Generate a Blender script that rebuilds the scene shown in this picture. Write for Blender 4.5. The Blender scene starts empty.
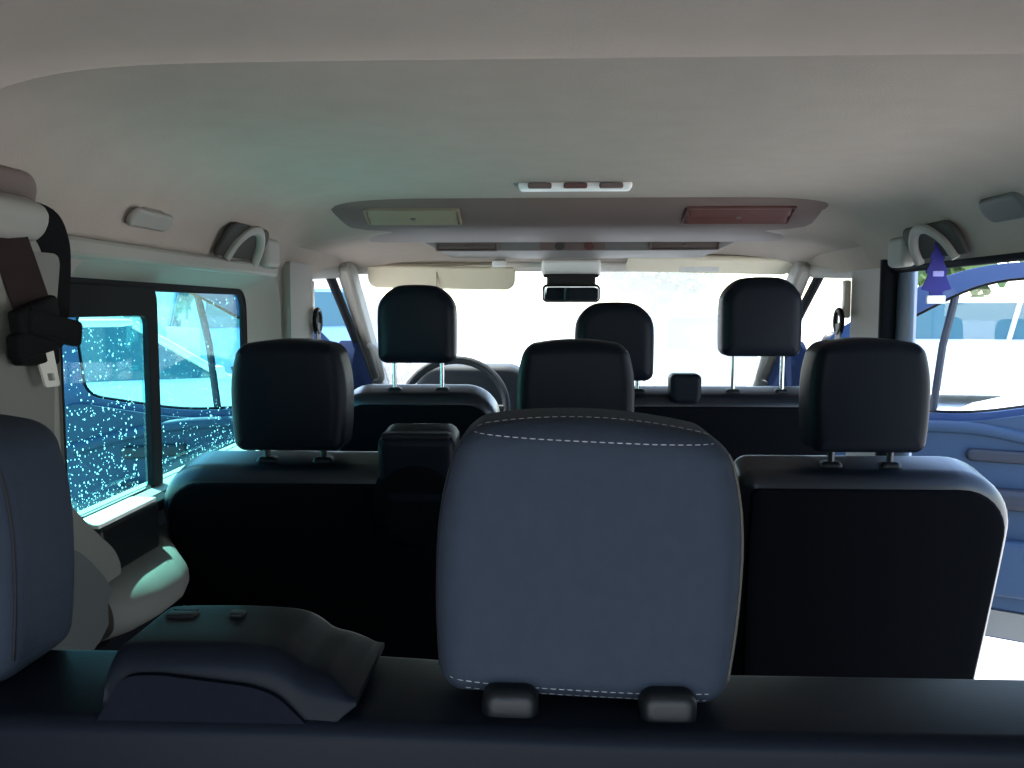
import bpy, bmesh, math, random
from mathutils import Vector, Matrix
from mathutils.bvhtree import BVHTree
random.seed(7)
SC = bpy.context.scene
COL = SC.collection
PI = math.pi

# ------------------------------------------------------------------ camera model
F = 900.0
TH = math.atan(78/F); PHI = math.atan(36/F*math.cos(TH))
EYE = Vector((-.08, 0, 1.08))

def setup_camera():
    cd = bpy.data.cameras.new('camera'); cd.sensor_fit = 'HORIZONTAL'; cd.sensor_width = 36
    cd.lens = 36*F/1024; cd.clip_start = .02; cd.clip_end = 500
    o = bpy.data.objects.new('camera', cd); COL.objects.link(o)
    o.location = EYE; o.rotation_euler = (PI/2-TH, 0, PHI)
    cd.dof.use_dof = False
    SC.camera = o

# ------------------------------------------------------------------ materials
def mat(name, col, rough=.5, spec=.5, metal=0, bump=0, bscale=60, var=0, vscale=8, sheen=0, coat=0):
    m = bpy.data.materials.new(name); m.use_nodes = True
    nt = m.node_tree; b = nt.nodes['Principled BSDF']
    b.inputs['Base Color'].default_value = (*col, 1); b.inputs['Roughness'].default_value = rough
    b.inputs['Specular IOR Level'].default_value = spec; b.inputs['Metallic'].default_value = metal
    b.inputs['Sheen Weight'].default_value = sheen; b.inputs['Coat Weight'].default_value = coat
    tc = nt.nodes.new('ShaderNodeTexCoord')
    if var:
        n = nt.nodes.new('ShaderNodeTexNoise'); n.inputs['Scale'].default_value = vscale; n.inputs['Detail'].default_value = 5
        nt.links.new(tc.outputs['Object'], n.inputs['Vector'])
        r = nt.nodes.new('ShaderNodeValToRGB')
        r.color_ramp.elements[0].position = .3; r.color_ramp.elements[1].position = .7
        r.color_ramp.elements[0].color = (*[c*(1-var) for c in col], 1)
        r.color_ramp.elements[1].color = (*[min(1, c*(1+var)) for c in col], 1)
        nt.links.new(n.outputs['Fac'], r.inputs['Fac']); nt.links.new(r.outputs['Color'], b.inputs['Base Color'])
    if bump:
        n2 = nt.nodes.new('ShaderNodeTexNoise'); n2.inputs['Scale'].default_value = bscale; n2.inputs['Detail'].default_value = 3
        nt.links.new(tc.outputs['Object'], n2.inputs['Vector'])
        bp = nt.nodes.new('ShaderNodeBump'); bp.inputs['Strength'].default_value = bump; bp.inputs['Distance'].default_value = .002
        nt.links.new(n2.outputs['Fac'], bp.inputs['Height']); nt.links.new(bp.outputs['Normal'], b.inputs['Normal'])
    return m

def glass(name, tint, gloss=.08, dust=0, dustcol=(.9, .9, .9), rough=.02):
    m = bpy.data.materials.new(name); m.use_nodes = True
    nt = m.node_tree; nt.nodes.clear()
    out = nt.nodes.new('ShaderNodeOutputMaterial')
    t = nt.nodes.new('ShaderNodeBsdfTransparent'); t.inputs['Color'].default_value = (*tint, 1)
    g = nt.nodes.new('ShaderNodeBsdfGlossy'); g.inputs['Roughness'].default_value = rough
    mx = nt.nodes.new('ShaderNodeMixShader'); mx.inputs[0].default_value = gloss
    nt.links.new(t.outputs[0], mx.inputs[1]); nt.links.new(g.outputs[0], mx.inputs[2])
    last = mx
    if dust:
        d = nt.nodes.new('ShaderNodeBsdfTranslucent'); d.inputs['Color'].default_value = (*dustcol, 1)
        m2 = nt.nodes.new('ShaderNodeMixShader')
        n = nt.nodes.new('ShaderNodeTexNoise'); n.inputs['Scale'].default_value = 3; n.inputs['Detail'].default_value = 6
        tc = nt.nodes.new('ShaderNodeTexCoord'); nt.links.new(tc.outputs['Object'], n.inputs['Vector'])
        mr = nt.nodes.new('ShaderNodeMapRange'); mr.inputs[3].default_value = dust*.75; mr.inputs[4].default_value = dust*1.25
        nt.links.new(n.outputs['Fac'], mr.inputs[0]); nt.links.new(mr.outputs[0], m2.inputs[0])
        nt.links.new(last.outputs[0], m2.inputs[1]); nt.links.new(d.outputs[0], m2.inputs[2]); last = m2
    nt.links.new(last.outputs[0], out.inputs['Surface'])
    return m

M = {}
M['vinyl'] = mat('black_leatherette', (.005, .0068, .011), .42, .07, bump=.05, bscale=380)
M['vinyl_side'] = mat('black_leatherette_sides', (.006, .007, .010), .6, .15, bump=.12, bscale=380)
M['vinyl_back'] = mat('black_leatherette_backs', (.005, .0068, .011), .33, .42, bump=.04, bscale=380)
M['welt_lit'] = mat('headrest_welt_lit', (.055, .052, .042), .5, .3)  # rim highlight put into the colour, right side of the middle headrest only
M['cloth'] = mat('headrest_cloth', (.019, .0255, .038), .8, .12, bump=.15, bscale=500, var=.06, vscale=90)
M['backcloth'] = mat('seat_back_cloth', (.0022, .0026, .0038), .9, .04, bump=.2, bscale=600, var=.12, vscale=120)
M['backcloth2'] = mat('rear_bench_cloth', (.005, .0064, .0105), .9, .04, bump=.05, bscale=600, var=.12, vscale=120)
M['thread'] = mat('pale_thread', (.22, .23, .25), .8, .1)
M['blackplastic'] = mat('black_plastic', (.005, .006, .007), .45, .25, bump=.1, bscale=300)
M['chrome'] = mat('steel_post', (.5, .5, .5), .25, metal=1)
M['darksteel'] = mat('dark_steel', (.06, .06, .065), .35, metal=1)
M['headliner'] = mat('headliner_felt', (.335, .290, .248), .95, .1, bump=.35, bscale=260, var=.03, vscale=14)
M['trimgrey'] = mat('grey_trim_plastic', (.255, .248, .22), .6, .25, bump=.1, bscale=260)
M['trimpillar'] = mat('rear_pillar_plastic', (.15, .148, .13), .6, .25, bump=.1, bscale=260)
M['trimlow'] = mat('lower_trim_plastic', (.085, .092, .088), .55, .25, bump=.15, bscale=260)
M['console'] = mat('taupe_console_plastic', (.125, .09, .08), .6, .35, bump=.1, bscale=260)
M['ventbeige'] = mat('beige_vent', (.21, .17, .115), .5)
M['ventred'] = mat('brown_vent', (.085, .03, .025), .5)
M['ventdark'] = mat('vent_slot', (.035, .03, .028), .7)
M['white'] = mat('white_plastic', (.75, .75, .72), .45)
M['visor'] = mat('visor_vinyl', (.62, .56, .42), .7, bump=.1, bscale=200)
M['belt'] = mat('black_webbing', (.006, .006, .0065), .8, .06, bump=.3, bscale=700)
M['belt_lit'] = mat('lit_webbing', (.022, .015, .014), .8, .06, bump=.3, bscale=700)  # brown tone of the strand that catches light, painted into the webbing
M['latch'] = mat('belt_latch_plate', (.55, .53, .47), .35, .5)
M['rubber'] = mat('rubber_seal', (.007, .008, .010), .7, .08)
M['blue'] = mat('blue_body_paint', (.028, .058, .145), .4, .3, coat=.3)
M['doortrim'] = mat('blue_grey_door_trim', (.026, .052, .098), .55, .3, bump=.1, bscale=220)
M['recess'] = mat('handle_recess_grey', (.05, .048, .044), .8, .1)
M['navy'] = mat('navy_hinge_panel', (.010, .016, .036), .9, .0)
M['doordark'] = mat('dark_door_trim', (.014, .018, .03), .55)
M['dash'] = mat('dash_plastic', (.018, .022, .026), .65, .25, bump=.15, bscale=260)
M['floor'] = mat('floor_mat', (.02, .02, .021), .9, .1, bump=.4, bscale=300)
M['asphalt'] = mat('pale_concrete', (.46, .46, .45), .9, .1, bump=.5, bscale=40, var=.12, vscale=3)
M['fresh'] = mat('air_freshener_card', (.02, .02, .17), .6, .2)
M['string'] = mat('thin_string', (.02, .02, .05), .8)
M['mirrorglass'] = mat('mirror_glass', (.55, .62, .62), .03, metal=1)
M['paintwhite'] = mat('white_car_paint', (.72, .74, .75), .3, .5, coat=.6)
M['paintsilver'] = mat('silver_car_paint', (.55, .57, .60), .3, .5, coat=.6)
M['paintblue'] = mat('light_blue_car_paint', (.18, .32, .66), .3, .5, coat=.6)
M['tyre'] = mat('tyre_rubber', (.015, .015, .015), .85)
M['rim'] = mat('wheel_rim', (.5, .5, .52), .3, metal=1)
M['hookgrey'] = mat('hook_plastic', (.24, .225, .20), .6, .3)
M['carglass'] = mat('car_window_glass', (.03, .10, .12), .06, .9)
M['tail'] = mat('tail_lamp', (.6, .05, .08), .25)
M['headlamp'] = mat('headlamp', (.8, .8, .8), .15)
M['leaf'] = mat('tree_leaves', (.07, .12, .04), .7, .2, var=.3, vscale=2)
M['bark'] = mat('tree_bark', (.09, .065, .045), .9)
M['wall'] = mat('pale_render', (.6, .58, .52), .9)
M['rooftile'] = mat('grey_roof', (.25, .24, .24), .9)
M['clear'] = glass('clear_glass', (.93, .97, .98), .05)
M['tealglass'] = glass('tinted_window_glass', (.52, .91, .90), .05)
M['windscreen'] = glass('dusty_glare_windscreen_glass', (.95, .98, .98), .04, dust=.055)  # dust film added to whiten the pane with veiling glare
M['drop'] = glass('rain_drop', (.75, .95, 1), .12, dust=.45, dustcol=(.9, .98, 1))

# ------------------------------------------------------------------ object helpers
ROOT = {}
def link(name, bm, m, parent=None, smooth=True, bevel=0, kind=None):
    me = bpy.data.meshes.new(name)
    off = None
    p = parent
    while p is not None and p.parent is not None: p = p.parent
    if p is not None: off = ROOT[p]
    if off is not None: bmesh.ops.translate(bm, verts=bm.verts, vec=-off)
    bmesh.ops.recalc_face_normals(bm, faces=bm.faces)
    bm.to_mesh(me); bm.free()
    if smooth:
        for f in me.polygons: f.use_smooth = True
        try: me.set_sharp_from_angle(angle=math.radians(42))
        except Exception: pass
    me.materials.append(m)
    o = bpy.data.objects.new(name, me); COL.objects.link(o)
    if parent is not None: o.parent = parent
    else: ROOT[o] = Vector((0, 0, 0))
    if bevel:
        b = o.modifiers.new('bevel', 'BEVEL'); b.width = bevel; b.segments = 2; b.limit_method = 'ANGLE'; b.angle_limit = math.radians(50)
    if kind: o['kind'] = kind
    return o

def recenter(o):
    """move a top-level mesh's origin to the middle of its base"""
    me = o.data
    lo = [min(v.co[i] for v in me.vertices) for i in range(3)]; hi = [max(v.co[i] for v in me.vertices) for i in range(3)]
    c = Vector(((lo[0]+hi[0])/2, (lo[1]+hi[1])/2, lo[2]))
    me.transform(Matrix.Translation(-c)); o.location = c; ROOT[o] = c
    return o

def thing(name, loc, label, cat, group=None, rz=0):
    o = bpy.data.objects.new(name, None); COL.objects.link(o); o.location = loc
    o.empty_display_size = .1
    ROOT[o] = Vector(loc)
    o['label'] = label; o['category'] = cat
    if group: o['group'] = group
    return o

def tag(o, label, cat, group=None):
    o['label'] = label; o['category'] = cat
    if group: o['group'] = group
    return o

def rr(w, h, r, n=8, k=5):
    """rounded rectangle, r = (top, bottom) radii; starts bottom right, counter-clockwise"""
    q = list(r) if isinstance(r, (tuple, list)) else [r, r]
    if len(q) == 2: q = [q[1], q[0], q[0], q[1]]                     # bottom right, top right, top left, bottom left
    lim = min(w, h)/2*.999; q = [max(.0004, min(v, lim)) for v in q]
    pts = []
    C = [((w/2-q[0], -h/2+q[0]), -PI/2, q[0]), ((w/2-q[1], h/2-q[1]), 0, q[1]), ((-w/2+q[2], h/2-q[2]), PI/2, q[2]), ((-w/2+q[3], -h/2+q[3]), PI, q[3])]
    for i, ((cx, cz), a0, r_) in enumerate(C):
        arc = [(cx+r_*math.cos(a0+PI/2*j/n), cz+r_*math.sin(a0+PI/2*j/n)) for j in range(n+1)]
        pts += arc
        (nx, nz), na, nr = C[(i+1) % 4]
        ns = (nx+nr*math.cos(na), nz+nr*math.sin(na)); e = arc[-1]
        for j in range(1, k+1): pts.append((e[0]+(ns[0]-e[0])*j/(k+1), e[1]+(ns[1]-e[1])*j/(k+1)))
    return pts

def rings_to_mesh(bm, rings, cap=True, closed=False):
    vs = [[bm.verts.new(p) for p in r] for r in rings]
    n = len(rings[0])
    seq = list(range(len(vs)-1))
    for i in seq:
        for j in range(n):
            bm.faces.new((vs[i][j], vs[i][(j+1) % n], vs[i+1][(j+1) % n], vs[i+1][j]))
    if closed:
        for j in range(n):
            bm.faces.new((vs[-1][j], vs[-1][(j+1) % n], vs[0][(j+1) % n], vs[0][j]))
    elif cap:
        bm.faces.new(vs[0]); bm.faces.new(list(reversed(vs[-1])))

def slab(bm, w, h, t, rc, re, dome_b=0, dome_f=0, warp=None, T=None, n=8, k=5, m=4):
    """rounded cushion: width x, height z, thickness y (back face at -t/2)"""
    rc = rc if isinstance(rc, (tuple, list)) else (rc, rc)
    re = min(re, t/2*.999)
    def ring(d, y, q=1, dm=0):
        o = rr(w-2*d, h-2*d, [max(v-d, .001) for v in rc], n, k)
        return [(x*q, y, z*q) for x, z in o]
    rings = []
    for q in (.25, .5, .75, .92): rings.append(ring(re, -t/2, q))
    for i in range(m+1):
        a = PI/2*i/m; rings.append(ring(re*(1-math.sin(a)), -t/2+re*(1-math.cos(a))))
    for i in range(m, -1, -1):
        a = PI/2*i/m; rings.append(ring(re*(1-math.sin(a)), t/2-re*(1-math.cos(a))))
    for q in (.92, .75, .5, .25): rings.append(ring(re, t/2, q))
    out = []
    for r in rings:
        rr_ = []
        for p in r:
            fx = max(0, 1-(2*p[0]/w)**2)*max(0, 1-(2*p[2]/h)**2); dm = -dome_b if p[1] < 0 else dome_f
            p = (p[0], p[1]+dm*fx*min(1, abs(p[1])/(t/2)), p[2])
            p = Vector(warp(*p) if warp else p)
            rr_.append(T @ p if T is not None else p)
        out.append(rr_)
    rings_to_mesh(bm, out)
    return bm

def TR(loc, rx=0, ry=0, rz=0):
    return Matrix.Translation(loc) @ Matrix.Rotation(rz, 4, 'Z') @ Matrix.Rotation(ry, 4, 'Y') @ Matrix.Rotation(rx, 4, 'X')

def rbox(bm, c, s, r=.004, rx=0, ry=0, rz=0):
    return slab(bm, s[0], s[2], s[1], r, r, T=TR(c, rx, ry, rz), n=3, k=0, m=3)

def tube(bm, pts, r, n=10, closed=False, flat=None):
    pts = [Vector(p) for p in pts]; rings = []
    N = len(pts); prev = None
    for i, p in enumerate(pts):
        if closed: t = pts[(i+1) % N]-pts[i-1]
        else: t = pts[min(i+1, N-1)]-pts[max(i-1, 0)]
        t.normalize()
        if prev is None:
            a = Vector((0, 0, 1)) if abs(t.z) < .9 else Vector((1, 0, 0))
            u = t.cross(a).normalized()
        else:
            u = (prev-t*prev.dot(t)).normalized()
        prev = u; v = t.cross(u)
        rad = r[i] if isinstance(r, (list, tuple)) else r
        f = flat or 1
        rings.append([p+u*math.cos(2*PI*j/n)*rad+v*math.sin(2*PI*j/n)*rad*f for j in range(n)])
    rings_to_mesh(bm, rings, True, closed)
    return bm

def ribbon(bm, pts, width, t, wdir):
    """flat webbing along pts, wdir = width direction (vector or list)"""
    pts = [Vector(p) for p in pts]; rings = []; N = len(pts)
    for i, p in enumerate(pts):
        tg = (pts[min(i+1, N-1)]-pts[max(i-1, 0)]).normalized()
        wd = Vector(wdir[i] if isinstance(wdir, list) else wdir); wd = (wd-tg*wd.dot(tg)).normalized()
        nn = tg.cross(wd)
        w = width[i] if isinstance(width, list) else width
        rings.append([p+wd*w/2+nn*t/2, p-wd*w/2+nn*t/2, p-wd*w/2-nn*t/2, p+wd*w/2-nn*t/2])
    rings_to_mesh(bm, rings)
    return bm

def spline(pts, n=6):
    pts = [Vector(p) for p in pts]; out = []
    for i in range(len(pts)-1):
        p0, p1, p2, p3 = pts[max(i-1, 0)], pts[i], pts[i+1], pts[min(i+2, len(pts)-1)]
        for j in range(n):
            t = j/n
            out.append(.5*((2*p1)+(-p0+p2)*t+(2*p0-5*p1+4*p2-p3)*t*t+(-p0+3*p1-3*p2+p3)*t*t*t))
    out.append(pts[-1]); return out

def rpoly(pts, r, seg=6):
    """round the corners of a polygon"""
    out = []; N = len(pts)
    for i in range(N):
        p = Vector(pts[i]); a = Vector(pts[i-1])-p; b = Vector(pts[(i+1) % N])-p
        rad = r[i] if isinstance(r, (list, tuple)) else r
        if rad <= 0: out.append(tuple(p)); continue
        d = min(rad, a.length*.49, b.length*.49)
        A = p+a.normalized()*d; B = p+b.normalized()*d
        for j in range(seg+1):
            t = j/seg; q = A*(1-t)**2+p*2*t*(1-t)+B*t*t; out.append(tuple(q))
    return out

def plate(bm, outline, holes, t, mapf):
    loops = [outline]+list(holes); edges = []; idx = []
    for lp in loops:
        vs = [bm.verts.new((u, v, 0)) for u, v in lp]; idx.append(vs)
        for i in range(len(vs)): edges.append(bm.edges.new((vs[i], vs[(i+1) % len(vs)])))
    res = bmesh.ops.triangle_fill(bm, use_beauty=True, use_dissolve=False, edges=edges)
    faces = [g for g in res['geom'] if isinstance(g, bmesh.types.BMFace)]
    twin = {}
    for vs in idx:
        for v in vs: twin[v] = bm.verts.new((v.co.x, v.co.y, t))
    for f in faces: bm.faces.new([twin[v] for v in reversed(f.verts)])
    for vs in idx:
        for i in range(len(vs)):
            a, b = vs[i], vs[(i+1) % len(vs)]
            bm.faces.new((a, b, twin[b], twin[a]))
    for v in bm.verts: v.co = Vector(mapf(v.co.x, v.co.y, v.co.z))
    return bm

def BM(): return bmesh.new()

# ------------------------------------------------------------------ world and light
def setup_world():
    w = bpy.data.worlds.new('world'); SC.world = w; w.use_nodes = True
    nt = w.node_tree; nt.nodes.clear()
    out = nt.nodes.new('ShaderNodeOutputWorld'); bg = nt.nodes.new('ShaderNodeBackground')
    sky = nt.nodes.new('ShaderNodeTexSky'); sky.sky_type = 'NISHITA'; sky.sun_disc = False
    sky.sun_elevation = math.radians(60); sky.sun_rotation = math.radians(-48); sky.air_density = 1.0; sky.dust_density = .8
    bg.inputs['Strength'].default_value = .55
    nt.links.new(sky.outputs[0], bg.inputs[0]); nt.links.new(bg.outputs[0], out.inputs[0])
    ld = bpy.data.lights.new('sun', 'SUN'); ld.energy = 14; ld.angle = math.radians(.6); ld.color = (1, .96, .88)
    o = bpy.data.objects.new('sun', ld); COL.objects.link(o)
    el, az = math.radians(60), math.radians(48)
    d = Vector((-math.sin(az)*math.cos(el), math.cos(az)*math.cos(el), math.sin(el)))
    o.rotation_euler = (-d).to_track_quat('-Z', 'Y').to_euler(); o.location = d*30
    SC.view_settings.view_transform = 'Standard'; SC.view_settings.look = 'None'
    SC.view_settings.gamma = 1; SC.view_settings.exposure = .85
    SC.view_settings.use_curve_mapping = False

# ------------------------------------------------------------------ ceiling height
def sstep(a, b, x):
    t = max(0, min(1, (x-a)/(b-a))); return t*t*(3-2*t)
def ceil_z(x, y):
    u = min(1, abs(x)/.80)
    z = 1.18+.17*max(0, 1-u**9)**.8
    k = sstep(2.30, 2.52, y)
    zf = 1.285-.05*sstep(2.8, 3.25, y)-.06*max(0, (abs(x)-.45)/.4)**2
    z = z*(1-k)+min(z, max(zf, 1.17))*k
    if y < .955: z -= .006
    z -= .010*math.exp(-((y-.955)/.009)**2)
    return z

def build_shell():
    # floor and ground
    bm = BM(); rbox(bm, (0, 1.65, -.02), (1.6, 4.0, .04), .01)
    link('floor', bm, M['floor'], kind='structure')
    bm = BM(); rbox(bm, (0, 25, -.55), (240, 240, .1), .02)
    link('ground', bm, M['asphalt'], kind='structure')
    # headliner
    ys = []
    y = -.45
    while y < 3.27:
        ys.append(y); y += .004 if .92 < y < .985 else (.022 if 2.25 < y < 2.6 else .05)
    ys.append(3.27)
    xs = [-.83+1.66*i/56 for i in range(57)]
    bm = BM(); g = [[bm.verts.new((x, y, ceil_z(x, y))) for x in xs] for y in ys]
    h = [[bm.verts.new((x, y, ceil_z(x, y)+.045)) for x in xs] for y in ys]
    ny, nx = len(ys), len(xs)
    for j in range(ny-1):
        for i in range(nx-1):
            bm.faces.new((g[j][i], g[j+1][i], g[j+1][i+1], g[j][i+1]))
            bm.faces.new((h[j][i], h[j][i+1], h[j+1][i+1], h[j+1][i]))
    for j in range(ny-1):
        bm.faces.new((g[j][0], h[j][0], h[j+1][0], g[j+1][0])); bm.faces.new((g[j][-1], g[j+1][-1], h[j+1][-1], h[j][-1]))
    for i in range(nx-1):
        bm.faces.new((g[0][i], g[0][i+1], h[0][i+1], h[0][i])); bm.faces.new((g[-1][i], h[-1][i], h[-1][i+1], g[-1][i+1]))
    link('ceiling', bm, M['headliner'], kind='structure')
    # left wall with the two openings
    mid = rpoly([(1.30, .70), (1.36, .735), (2.39, .735), (2.39, 1.155), (1.36, 1.155), (1.292, 1.06)], [.05, .05, .09, .09, .06, .05])
    bm = BM(); plate(bm, [(-.42, .0), (2.66, .0), (2.66, 1.215), (-.42, 1.215)], [mid], .07, lambda u, v, w: (-.80-w, u, v))
    link('wall_left', bm, M['trimgrey'], smooth=False, bevel=.006, kind='structure')
    # right wall: rear quarter up to the sliding-door opening, and sill
    bm = BM(); plate(bm, [(-.42, .0), (1.02, .0), (1.02, 1.215), (-.42, 1.215)], [], .07, lambda u, v, w: (.80+w, u, v))
    link('wall_right', bm, M['trimgrey'], smooth=False, bevel=.006, kind='structure')
    # blue outer skin of the left side below the glass (keeps the van a body, not a card)
    # right B pillar: inner trim, seal and painted post
    bm = BM(); plate(bm, rpoly([(2.43, 0), (2.67, 0), (2.665, 1.215), (2.435, 1.215)], .01), [], .05, lambda u, v, w: (.80+w, u, v))
    link('trim_1', bm, M['trimgrey'], bevel=.012, kind='structure')
    bm = BM(); tube(bm, [(.815, 2.405, 0), (.812, 2.40, .6), (.806, 2.395, 1.0), (.802, 2.385, 1.2)], .018, 10, flat=1.2)
    link('trim_2', bm, M['rubber'], kind='structure')
    bm = BM(); plate(bm, [(2.29, -.05), (2.40, -.05), (2.40, 1.23), (2.30, 1.20), (2.30, 1.0)], [], .022, lambda u, v, w: (.825+w, u, v))
    link('trim_3', bm, mat('painted_pillar', (.16, .20, .27), .4, .5), bevel=.012, kind='structure')
    # long rubber seals under the roof edges
    bm = BM(); tube(bm, [(.812, .95, 1.178), (.812, 1.4, 1.178), (.812, 1.9, 1.176), (.812, 2.4, 1.175)], .012, 10)
    link('trim_4', bm, M['rubber'], kind='structure')
    # left roof-edge ledge above the window (light moulding)
    bm = BM(); ribbon(bm, [(-.787, 1.28, 1.168), (-.787, 2.30, 1.168)], .03, .03, (0, 0, 1))
    link('trim_5', bm, M['trimgrey'], bevel=.008, kind='structure')
    # A pillars: inner trims and dark seals
    for sx, nm in ((-1, 'trim_6'), (1, 'trim_7')):
        bm = BM(); a = [Vector((sx*.765, 3.02, 1.235)), Vector((sx*.775, 3.22, 1.12)), Vector((sx*.785, 3.46, .975)), Vector((sx*.79, 3.72, .80)), Vector((sx*.79, 3.88, .68))]
        ribbon(bm, a, .085, .05, (0, .6, .8)); link(nm, bm, M['trimgrey'], bevel=.014, kind='structure')
        bm = BM(); tube(bm, [Vector((sx*.81, p.y-.03, p.z-.045)) for p in a], .016, 10); link(nm.replace('6', '8').replace('7', '9'), bm, M['rubber'], kind='structure')
    # right front lower body beside the footwell, and rear sill of sliding door
    for sx, nm in ((1, 'trim_10'), (-1, 'trim_21')):
        bm = BM(); plate(bm, rpoly([(2.6, -.12), (2.67, 0), (3.24, 0), (3.25, .62), (3.29, .89), (3.40, .955), (3.50, .93), (3.75, .76), (3.9, .60), (3.9, -.12)], [0, .01, .05, .05, .05, .04, .04, .03, .02, 0]), [], .07, lambda u, v, w: (sx*(.80+w), u, v))
        link(nm, bm, M['navy'], bevel=.01, kind='structure')
    for sx, nm in ((1, 'trim_22'), (-1, 'trim_23')):
        bm = BM(); tube(bm, [(sx*.832, 2.42, 1.19), (sx*.825, 2.8, 1.19), (sx*.80, 3.03, 1.20)], .028, 10); link(nm, bm, M['trimgrey'], kind='structure')
    bm = BM(); rbox(bm, (.815, 1.65, -.06), (.09, 1.3, .12), .02)
    link('trim_11', bm, M['blackplastic'], kind='structure')
    # windscreen header
    bm = BM(); pts = [(x, 3.27-.10*(x/.8)**2, 1.225-.012*(x/.8)**2) for x in [-.78+1.56*i/12 for i in range(13)]]
    ribbon(bm, pts, .05, .03, (0, .85, -.5)); link('trim_12', bm, mat('pale_header_trim', (.55, .53, .48), .7), bevel=.01, kind='structure')
    # unseen raised tailgate behind the viewer (added to block rear sky) and rear bumper sill
    bm = BM(); plate(bm, rpoly([(-.86, 0), (.86, 0), (.80, 1.35), (-.80, 1.35)], .08), [rpoly([(-.66, .12), (.66, .12), (.62, .66), (-.62, .66)], .06)], .05, lambda u, v, w: (u, -.44-v*.985, 1.25+v*.10+w))
    link('door_3', bm, M['blue'], smooth=False, bevel=.01, kind='structure')
    # front bulkhead
    bm = BM(); rbox(bm, (0, 3.86, .30), (1.62, .08, .64), .02); link('wall_front', bm, M['dash'], kind='structure')

def build_windows():
    # sliding side window: dark frame, two panes, centre post, raindrops
    t = thing('window_1', (-.83, 1.84, .735), 'side window with sliding pane beside the middle seats', 'window'); t['kind'] = 'structure'
    X = -.845
    out = rpoly([(1.30, .68), (2.42, .68), (2.42, 1.165), (1.30, 1.165)], [.08]*4)
    hole_f = rpoly([(1.36, .735), (2.235, .735), (2.235, 1.108), (1.36, 1.108)], [.07, .05, .04, .02])
    bm = BM(); plate(bm, out, [hole_f], .010, lambda u, v, w: (X-w, u, v))
    link('window_frame', bm, M['rubber'], t, smooth=False, bevel=.004)
    bm = BM(); plate(bm, rpoly([(1.69, .70), (2.26, .70), (2.26, 1.14), (1.69, 1.14)], .03), [], .004, lambda u, v, w: (X-.008-w, u, v))
    pf = link('window_pane', bm, M['tealglass'], t, smooth=False)
    bm = BM(); plate(bm, rpoly([(1.34, .70), (1.70, .70), (1.70, 1.10), (1.34, 1.10)], .03), [], .004, lambda u, v, w: (X-.0035-w, u, v))
    pr = link('window_pane', bm, M['tealglass'], t, smooth=False)
    bm = BM(); plate(bm, rpoly([(1.33, .715), (1.71, .715), (1.71, 1.115), (1.33, 1.115)], .03), [rpoly([(1.365, .735), (1.668, .735), (1.668, 1.062), (1.365, 1.062)], [.07, .02, .02, .02])], .012, lambda u, v, w: (X+.014-w, u, v))
    link('sliding_sash', bm, M['rubber'], t, smooth=False, bevel=.003)
    bm = BM(); rbox(bm, (X+.002, 1.700, .922), (.016, .032, .385), .005); link('centre_post', bm, M['rubber'], t)
    # reveal lining towards the front and top (grey)
    bm = BM(); rv = rpoly([(1.292, .725), (2.39, .725), (2.39, 1.155), (1.292, 1.155)], [.06, .09, .09, .06])
    rv2 = rpoly([(1.32, .735), (2.26, .735), (2.26, 1.122), (1.32, 1.127)], [.05, .06, .06, .05])
    n = len(rv); va = [bm.verts.new((-.795, u, v)) for u, v in rv]; vb = [bm.verts.new((X+.002, u, v)) for u, v in rv2]; vc = [bm.verts.new((X+.002, u*1.001+.004, v)) for u, v in rv]
    for i in range(n):
        j = (i+1) % n
        bm.faces.new((va[i], va[j], vb[j], vb[i])); bm.faces.new((vb[i], vb[j], vc[j], vc[i])); bm.faces.new((vc[i], vc[j], va[j], va[i]))
    link('reveal_lining', bm, M['trimgrey'], t)
    for par, (y0, y1, z0, z1, num) in ((pr, (1.37, 1.655, .74, 1.06, 620)), (pf, (1.72, 2.23, .745, 1.10, 480))):
        bm = BM()
        for _ in range(num):
            r = random.choice((.0007, .0009, .0011, .0011, .0014, .0019)); yy = random.uniform(y0, y1); zz = z0+(z1-z0)*random.random()**1.5
            bmesh.ops.create_icosphere(bm, subdivisions=1, radius=r, matrix=Matrix.Translation((X-.0130 if par is pf else X-.0085, yy, zz)) @ Matrix.Diagonal((.6, 1, random.uniform(.9, 1.5), 1)))
        d = link('raindrops', bm, M['drop'], par); d['kind'] = 'stuff'
    # windscreen
    bm = BM(); n = 16; m = 8; rows = []
    for lay in (0, .006):
        g = []
        for j in range(m+1):
            v = j/m; row = []
            for i in range(n+1):
                x = -.80+1.6*i/n
                row.append(bm.verts.new((x, 3.29+.66*v-.10*(x/.8)**2+lay, 1.225-.56*v+lay*.8)))
            g.append(row)
        rows.append(g)
        for j in range(m):
            for i in range(n): bm.faces.new((g[j][i], g[j][i+1], g[j+1][i+1], g[j+1][i]))
    A, B = rows
    for i in range(n):
        bm.faces.new((A[0][i], A[0][i+1], B[0][i+1], B[0][i])); bm.faces.new((A[m][i], A[m][i+1], B[m][i+1], B[m][i]))
    for j in range(m):
        bm.faces.new((A[j][0], A[j+1][0], B[j+1][0], B[j][0])); bm.faces.new((A[j][n], A[j+1][n], B[j+1][n], B[j][n]))
    link('window_2', bm, M['windscreen'], kind='structure')

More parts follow.
